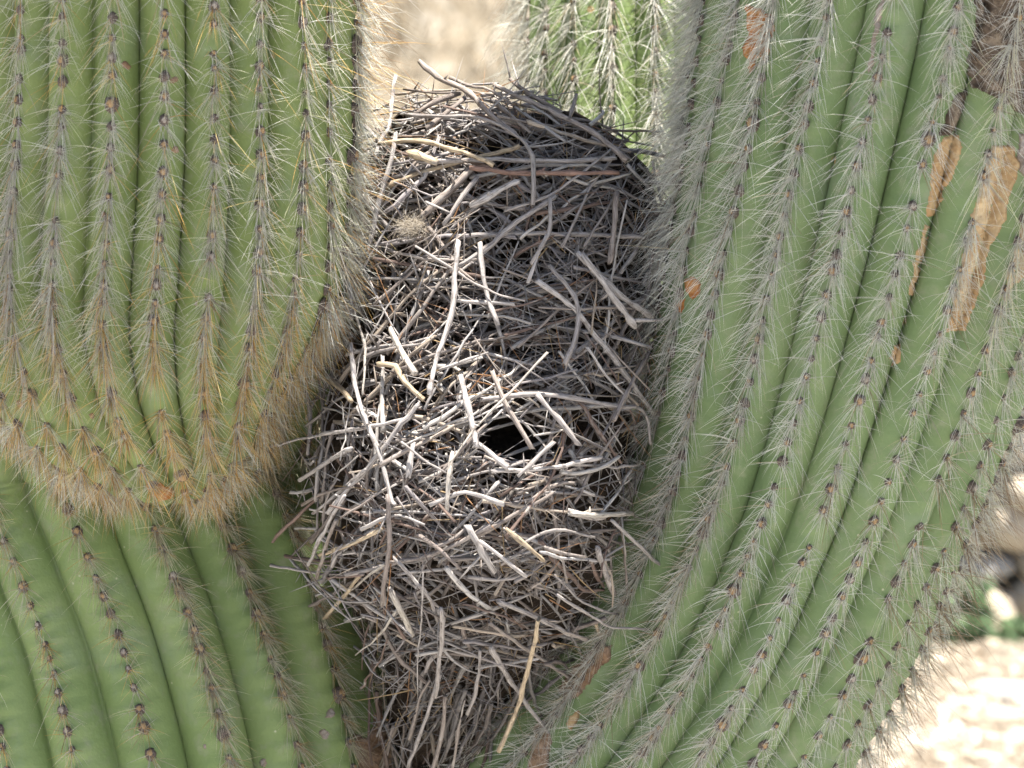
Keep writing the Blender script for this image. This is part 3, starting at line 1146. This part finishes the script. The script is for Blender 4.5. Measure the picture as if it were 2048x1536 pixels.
# ================================================================ areoles and spines
def dome(mats_cap, seed):
    r = np.random.default_rng(seed)
    V, F, mi = [], [], []
    prof = [(1.15, -0.25), (1.0, 0.22), (0.74, 0.55), (0.40, 0.74)]
    m = 8
    for (rad, zz) in prof:
        for k in range(m):
            t = 2 * math.pi * k / m
            j = 1 + r.uniform(-.12, .12)
            V.append((rad * math.cos(t) * j, rad * math.sin(t) * 1.15 * j + .18 * zz, zz))
    V.append((0, 0.15, 0.80))
    for i in range(len(prof) - 1):
        for k in range(m):
            a, b = i * m + k, i * m + (k + 1) % m
            F.append((a, b, b + m, a + m))
            mi.append(0)
    for k in range(m):
        a, b = (len(prof) - 1) * m + k, (len(prof) - 1) * m + (k + 1) % m
        F.append((a, b, len(V) - 1))
        mi.append(1)
    for k in range(m):  # cap colour spreads over part of the upper ring
        if V[2 * m + k][1] > .25:
            mi[2 * m + k] = 1
    me = mesh_py('areole', V, F)
    me.materials.append(M_FELT)
    me.materials.append(mats_cap)
    me.polygons.foreach_set('material_index', np.array(mi, np.int32))
    return me, np.array(V), F, mi


DOMES = [dome(M_CAP, 1), dome(M_CAP, 2), dome(M_CAPG, 3), dome(M_FELT, 4)]
blockers = [trunk.bvh, larm.bvh, rstem.bvh, nest_bvh]


def hidden(p, n):
    o = Vector(p + n * 0.008)
    d = (Vector(CAM) - o)
    dist = d.length
    d.normalize()
    for b in blockers:
        hit = b.ray_cast(o, d, dist)
        if hit[0] is not None:
            return True
    return False


SETS = {}
cands = []
for key, st in (('trunk', trunk), ('arm', larm), ('stem', rstem)):
    A = st.areoles()
    if key == 'arm':   # the very underside is bare where it joins the trunk
        A = [q for q in A if q[1][2] > -0.90]
    SETS[key] = A
    for i, a in enumerate(A):
        inside = -10 < a[5] < 2058 and -10 < a[6] < 1546
        if inside and a[4] > 0.12 and not hidden(a[0], a[1]):
            cands.append((a[4] + random.uniform(0, .12), key, i))
cands.sort(reverse=True)
chosen = {(k, i) for _, k, i in cands[:300]}
print('AREOLES visible', len(cands), 'all', {k: len(v) for k, v in SETS.items()})


def areole_objs(key, st, A, ra):
    rest = {}
    for i, (p, n, u, w, fc, px, py, k) in enumerate(A):
        q = random.random()
        di = 0 if q < .36 else 1 if q < .62 else 2 if q < .82 else 3
        s = ra * random.uniform(.62, 1.2) * (1.45 if random.random() < .06 else 1)
        wv = unit(np.cross(u, n))
        uv = np.cross(n, wv)
        R = np.column_stack([wv, uv, n]) * s
        R[:, 2] *= random.uniform(.9, 1.3)
        me, V, F, mi = DOMES[di]
        if (key, i) in chosen:
            o = bpy.data.objects.new('areole', me)
            COL.objects.link(o)
            o.parent = st.obj
            M = np.eye(4)
            M[:3, :3] = R
            M[:3, 3] = p
            o.matrix_local = Matrix(M.tolist())
        else:
            rest.setdefault('v', []).append(V @ R.T + p)
            b = rest.get('nv', 0)
            rest.setdefault('f', []).extend([tuple(x + b for x in f) for f in F])
            cap = 1 if di < 2 else 2 if di == 2 else 0
            rest.setdefault('m', []).extend([cap if x else 0 for x in mi])
            rest['nv'] = b + len(V)
    if rest:
        me = mesh_py('areole_rows', np.vstack(rest['v']), rest['f'])
        for m in (M_FELT, M_CAP, M_CAPG):
            me.materials.append(m)
        me.polygons.foreach_set('material_index', np.array(rest['m'], np.int32))
        o = bpy.data.objects.new('areole_rows', me)
        COL.objects.link(o)
        o.parent = st.obj
        o['kind'] = 'stuff'


PALE = np.array([(.70, .70, .50), (.76, .74, .58), (.62, .61, .42), (.68, .64, .52)])
GREY = np.array([(.64, .60, .55), (.52, .47, .42), (.72, .69, .64), (.42, .36, .31)])
GOLD = np.array([(.68, .43, .14), (.76, .54, .21), (.52, .28, .08), (.78, .64, .32)])
WHITE = np.array([(.80, .79, .72), (.72, .70, .62), (.82, .81, .76), (.64, .61, .54)])
BROWN = np.array([(.34, .22, .13), (.25, .16, .10), (.44, .31, .18)])
TANS = np.array([(.58, .50, .36), (.50, .41, .28), (.66, .60, .46), (.70, .67, .55)])


def style(key, px, py, fc):
    """list of (count, azimuth mean, azimuth sd, elevation lo, hi, length px, sag, curl, palette, radius mm)"""
    edge = float(1 - smooth(0.15, 0.55, fc))
    if key == 'arm':
        low = float(smooth(500, 820, py))
        mid = float(smooth(100, 420, py))
        left = float(1 - smooth(90, 330, px))
        return [(34 + 12 * mid, 270, 80, 8, 42, 58 + 8 * mid, .25, .18, np.vstack([PALE, WHITE]), .15),
                (6 + 30 * left * mid + 12 * mid * (1 - edge), 272, 34, 5, 38, 76, .25, .18, GREY, .17),
                (3 + 46 * low, 270, 38, 8, 50, 80, .16, .12, GOLD, .18),
                (14 * low, 270, 55, 10, 50, 66, .2, .15, BROWN, .16),
                (12 * low, 270, 60, 10, 50, 70, .2, .15, PALE, .17),
                (7 * edge + .7, 270, 60, 30, 75, 105, .12, .06, np.vstack([BROWN, GOLD]), .20),
                (28 * edge, 270, 80, 15, 65, 84, .2, .22, WHITE * 1.1, .15)]  # silhouette spines whitened, backlit glow put into their colour
    if key == 'stem':
        upl = float((1 - smooth(500, 950, py)) * (1 - smooth(1480, 1720, px)))
        upp = float(1 - smooth(450, 950, py))
        rlow = float(smooth(750, 1000, py) * smooth(1650, 1850, px))
        cen = float(smooth(500, 1000, py) * (1 - smooth(1400, 1560, px)))
        return [(36 - 12 * rlow, 270, 82, 12, 52, 58 + 16 * upp, .20 - .1 * rlow, .18 - .1 * rlow, WHITE, .17),
                (7 + 10 * upp, 268, 45, 8, 45, 88, .25, .18, np.vstack([WHITE, WHITE, GREY]), .16),
                (16 * upl, 262, 45, 12, 55, 105, .28, .16, np.vstack([WHITE, WHITE, GREY]), .16),  # white mixed into the grey to brighten the left-edge halo
                (26 * cen, 265, 45, 10, 40, 62, .25, .15, np.vstack([GREY, TANS]), .17),
                (10 * rlow + 1.5, 270, 70, 25, 80, 90, .12, .05, np.vstack([BROWN, TANS]), .21),
                (9 * float(smooth(1880, 1960, px) * (1 - smooth(600, 760, py))), 268, 40, 10, 45, 92, .2, .16, PALE * 1.1, .22),  # extra pale spines, sunlit brightness carried by their colour
                (7 * rlow * edge, 275, 45, 35, 80, 125, .02, .03, BROWN, .21),
                (12 * rlow, 270, 130, 20, 65, 60, .08, .08, np.vstack([PALE, TANS]), .17),
                (15 * edge * (1 - rlow), 262, 70, 15, 70, 92, .22, .2, WHITE * 1.1, .15)]  # edge spines coloured whiter to imitate a backlit fringe
    if key == 'trunk':
        rt = float(smooth(230, 420, px) * (1 - .2 * smooth(640, 760, px)))
        hi = float(1 - smooth(1050, 1250, py))
        return [(24, 268, 65, 10, 60, 46, .15, .10, np.vstack([TANS, GOLD]), .17),
                (5, 268, 60, 20, 60, 54, .15, .05, GREY, .18),
                (50 * rt + 30 * hi + 6, 272, 45, 8, 42, 58, .22, .16, np.vstack([TANS, PALE]), .17),
                (8 * rt + 2, 270, 60, 15, 60, 45, .15, .1, BROWN, .17)]
    if key == 'back':
        return [(22, 270, 55, 10, 55, 100, .45, .40, WHITE, .24),
                (12, 270, 85, 5, 40, 75, .30, .45, WHITE, .22),
                (8, 270, 40, 5, 40, 85, .35, .2, TANS, .22)]


def grow(key, st, A, r):
    Rt, D, Ln, Sg, Sd, Rd, Cl = [], [], [], [], [], [], []
    for (p, n, u, w, fc, px, py, k) in A:
        vig = r.uniform(.65, 1.25)
        for (cnt, am, asd, e0, e1, L, sag, curl, pal, rad) in style(key, px, py, fc):
            if key == 'arm':
                under = float(smooth(-.22, -.6, n[2]))
                cnt, L = cnt * (1 - .15 * under), L * (1 - .2 * under)
            m = r.poisson(max(cnt * vig * .62, 0))
            if m == 0:
                continue
            az = np.radians(r.normal(am, asd, m))
            el = np.radians(r.uniform(e0, e1, m))
            d = np.sin(el)[:, None] * n + np.cos(el)[:, None] * (np.cos(az)[:, None] * w + np.sin(az)[:, None] * u)
            Rt.append(p + n * 0.0006 + w * r.normal(0, .0014, (m, 1)) + u * r.normal(-.0006, .0016, (m, 1)))
            D.append(d)
            Ln.append(np.clip(r.normal(L, L * .30, m), L * .25, L * 1.7) * PX)
            sg = np.zeros((m, 3))
            sg[:, 2] = -sag * r.uniform(.3, 1.5, m)
            Sg.append(sg + n * .08)
            Sd.append(r.normal(0, curl, (m, 3)))
            Rd.append(rad * .00145 * r.uniform(.7, 1.3, m))
            Cl.append(pal[r.integers(0, len(pal), m)] * r.uniform(.8, 1.15, (m, 1)))
    v, f, c = fibres(np.vstack(Rt), np.vstack(D), np.concatenate(Ln), np.vstack(Sg), np.vstack(Sd), np.concatenate(Rd), np.vstack(Cl), nseg=4)
    o = link('spines', mesh_np('spines', v, f, 3, c), M_SPINE, st.obj)
    o['kind'] = 'stuff'
    print('SPINES', key, len(np.concatenate(Ln)), 'tris', len(f))


SETS['back'] = bstem.areoles(face_min=-0.3, hi_y=420)
for key, st, ra in (('trunk', trunk, .0037), ('arm', larm, .0036), ('stem', rstem, .0035), ('back', bstem, .0034)):
    areole_objs(key, st, SETS[key], ra)
    grow(key, st, SETS[key], np.random.default_rng(hash(key) % 1 + len(key)))


# ================================================================ corky scars on the skin
def inside(poly, x, y):
    c = False
    n = len(poly)
    for i in range(n):
        x1, y1 = poly[i]
        x2, y2 = poly[(i + 1) % n]
        if (y1 > y) != (y2 > y) and x < (x2 - x1) * (y - y1) / (y2 - y1) + x1:
            c = not c
    return c


def edge_d(poly, x, y):
    best = 1e9
    n = len(poly)
    for i in range(n):
        a, b = np.array(poly[i], float), np.array(poly[(i + 1) % n], float)
        t = np.clip(((x - a[0]) * (b - a)[0] + (y - a[1]) * (b - a)[1]) / (((b - a) ** 2).sum() + 1e-9), 0, 1)
        q = a + (b - a) * t
        best = min(best, math.hypot(x - q[0], y - q[1]))
    return best


def scar(st, poly, mat, h=1.8, step=3.5, rough=0.5, label=None, name='corky_scar'):
    xs = [p[0] for p in poly]
    ys = [p[1] for p in poly]
    gx = np.arange(min(xs) - 8, max(xs) + 9, step)
    gy = np.arange(min(ys) - 8, max(ys) + 9, step)
    idx = {}
    V = []
    RM = []
    ph = random.uniform(0, 6)
    for j, y in enumerate(gy):
        for i, x in enumerate(gx):
            nz = mnoise.noise_vector(Vector((x * .045 + ph, y * .045, ph)))
            nz2 = mnoise.noise_vector(Vector((x * .14 + ph, y * .14, ph)))
            wx = x + 6 * nz.x + 2.5 * nz2.x
            wy = y + 6 * nz.y + 2.5 * nz2.y
            s = edge_d(poly, wx, wy) * (1 if inside(poly, wx, wy) else -1)
            if s < -step * 1.3:
                continue
            d = P(x, y, 0.0)[0] - CAM
            hit = st.bvh.ray_cast(Vector(CAM), Vector(unit(d)))
            if hit[0] is None:
                continue
            n = hit[1] if hit[1].dot(Vector(d)) < 0 else -hit[1]
            rim = math.exp(-((s - 4) / 4) ** 2) * .6
            RM.append(float(np.clip((1 - smooth(0, 6, s)) * .6 + .3 * max(0, nz2.z) , 0, 1)))
            hh = -1.2 if s < 0 else h * (float(smooth(0, 5, s)) * .45 + rim) + rough * (1.6 * nz.z + 1.2 * nz2.z + random.uniform(-.15, .15))
            if s >= 0:
                hh = max(hh, .35)
            idx[(i, j)] = len(V)
            V.append(hit[0] + n * hh * .001)
    F = []
    for (i, j) in list(idx):
        q = [(i, j), (i + 1, j), (i + 1, j + 1), (i, j + 1)]
        if all(k in idx for k in q):
            ids = [idx[k] for k in q]
            if max((V[ids[0]] - V[ids[2]]).length, (V[ids[1]] - V[ids[3]]).length) < 0.012:
                F.append(tuple(ids))
    par = list(range(len(V)))

    def find(a):
        while par[a] != a:
            par[a] = par[par[a]]
            a = par[a]
        return a
    for q in F:
        for k in q[1:]:
            par[find(k)] = find(q[0])
    cnt = {}
    for q in F:
        cnt[find(q[0])] = cnt.get(find(q[0]), 0) + 1
    big = max(cnt, key=cnt.get)
    F = [q for q in F if find(q[0]) == big]
    use = sorted({k for q in F for k in q})
    new = {k: i for i, k in enumerate(use)}
    V, F = [V[k] for k in use], [tuple(new[k] for k in q) for q in F]
    RM = np.array([[RM[k]] * 3 for k in use])
    o = link(name, mesh_py(name, V, F, RM), mat, st.obj)
    if label:
        o['label'] = label
    return o


scar(rstem, [(1490, 14), (1522, 12), (1545, 32), (1549, 64), (1538, 84), (1535, 108), (1514, 122), (1492, 116), (1482, 92), (1496, 70)], M_CORK_ORANGE, 2.6, rough=.9, label='bright orange corky patch')
scar(rstem, [(1498, 120), (1512, 122), (1510, 140), (1500, 148), (1494, 138)], M_CORK_ORANGE, 1.6)
scar(rstem, [(1374, 556), (1390, 553), (1404, 568), (1398, 590), (1384, 598), (1372, 580)], M_CORK_ORANGE, 2.4)
scar(rstem, [(1355, 600), (1368, 598), (1366, 622), (1356, 630), (1350, 615)], M_CORK_ORANGE, 1.8)
scar(rstem, [(1885, 275), (1918, 268), (1926, 296), (1908, 352), (1888, 384), (1868, 432), (1852, 436), (1862, 380), (1856, 362), (1872, 302)], M_CORK_TAN, 1.6, label='tan dried scar along the groove')
scar(rstem, [(1848, 450), (1860, 450), (1842, 520), (1826, 590), (1816, 592), (1830, 520)], M_CORK_TAN, 1.2)
scar(rstem, [(1984, 290), (2026, 290), (2042, 330), (2022, 384), (2012, 440), (1984, 486), (1974, 530), (1954, 605), (1928, 660), (1894, 665), (1912, 570), (1930, 485), (1948, 410), (1968, 340)], M_CORK_TAN, 1.8, label='long tan dried scar')
scar(rstem, [(2046, 430), (2070, 440), (2060, 540), (2026, 570), (2012, 610), (2006, 590), (2022, 520)], M_CORK_TAN, 1.4)
scar(rstem, [(1952, -20), (2110, -20), (2110, 250), (2040, 225), (1990, 195), (1944, 172), (1936, 120), (1950, 60)], M_CORK_GREY, 5.0, rough=2.2, label='dark crumbling wound')
scar(rstem, [(1912, 186), (1936, 180), (1920, 232), (1896, 268), (1876, 274), (1892, 232)], M_CORK_GREY, 2.6, rough=1.0)
scar(rstem, [(2036, 270), (2075, 262), (2075, 360), (2044, 352), (2034, 310)], M_CORK_PALE, 3.0, rough=1.2)
scar(rstem, [(1752, 30), (1762, 0), (1768, 0), (1760, 60), (1742, 145), (1734, 145)], M_CORK_PALE, 1.2)
scar(rstem, [(1788, 690), (1802, 686), (1800, 724), (1786, 734), (1780, 716)], M_CORK_TAN, 1.4)
scar(rstem, [(1132, 1350), (1168, 1310), (1200, 1290), (1226, 1288), (1218, 1322), (1186, 1352), (1160, 1392), (1126, 1400), (1116, 1380)], M_CORK_BROWN, 2.2, rough=.9)
scar(rstem, [(1068, 1452), (1092, 1440), (1104, 1470), (1092, 1560), (1052, 1560)], M_CORK_BROWN, 2.0, rough=.9)
scar(rstem, [(1140, 1430), (1160, 1420), (1158, 1450), (1140, 1462), (1130, 1448)], M_CORK_TAN, 1.8)
scar(trunk, [(756, 1404), (780, 1384), (800, 1420), (806, 1600), (676, 1600), (690, 1500), (704, 1466), (722, 1470), (738, 1474), (748, 1440)], M_CORK_BROWN, 3.0, rough=1.0, label='orange-brown woody bark at the fork')
for (x, y, rr) in ((660, 1426, 11), (650, 1468, 11), (528, 1526, 9), (410, 1490, 5), (390, 606, 4)):
    st = trunk if y > 1000 else larm
    scar(st, [(x + rr * math.cos(t), y + rr * 1.15 * math.sin(t)) for t in np.linspace(0, 6.28, 9)[:-1]], M_CORK_PALE, 0.7, step=2.5, rough=.1, name='scab')
scar(larm, [(262, 990), (300, 968), (322, 962), (345, 980), (368, 986), (350, 1002), (284, 1004)], M_CORK_ORANGE, 1.5, label='orange corky rim under the arm')
for (x, y) in ((252, 130), (348, 160), (210, 432), (350, 300), (182, 832), (40, 806), (300, 905)):
    scar(larm, [(x + 9 * math.cos(t) * random.uniform(.7, 1.2), y + 8 * math.sin(t) * random.uniform(.7, 1.2)) for t in np.linspace(0, 6.28, 8)[:-1]], M_CORK_BROWN, 1.0, step=2.5, rough=.2, name='scab')
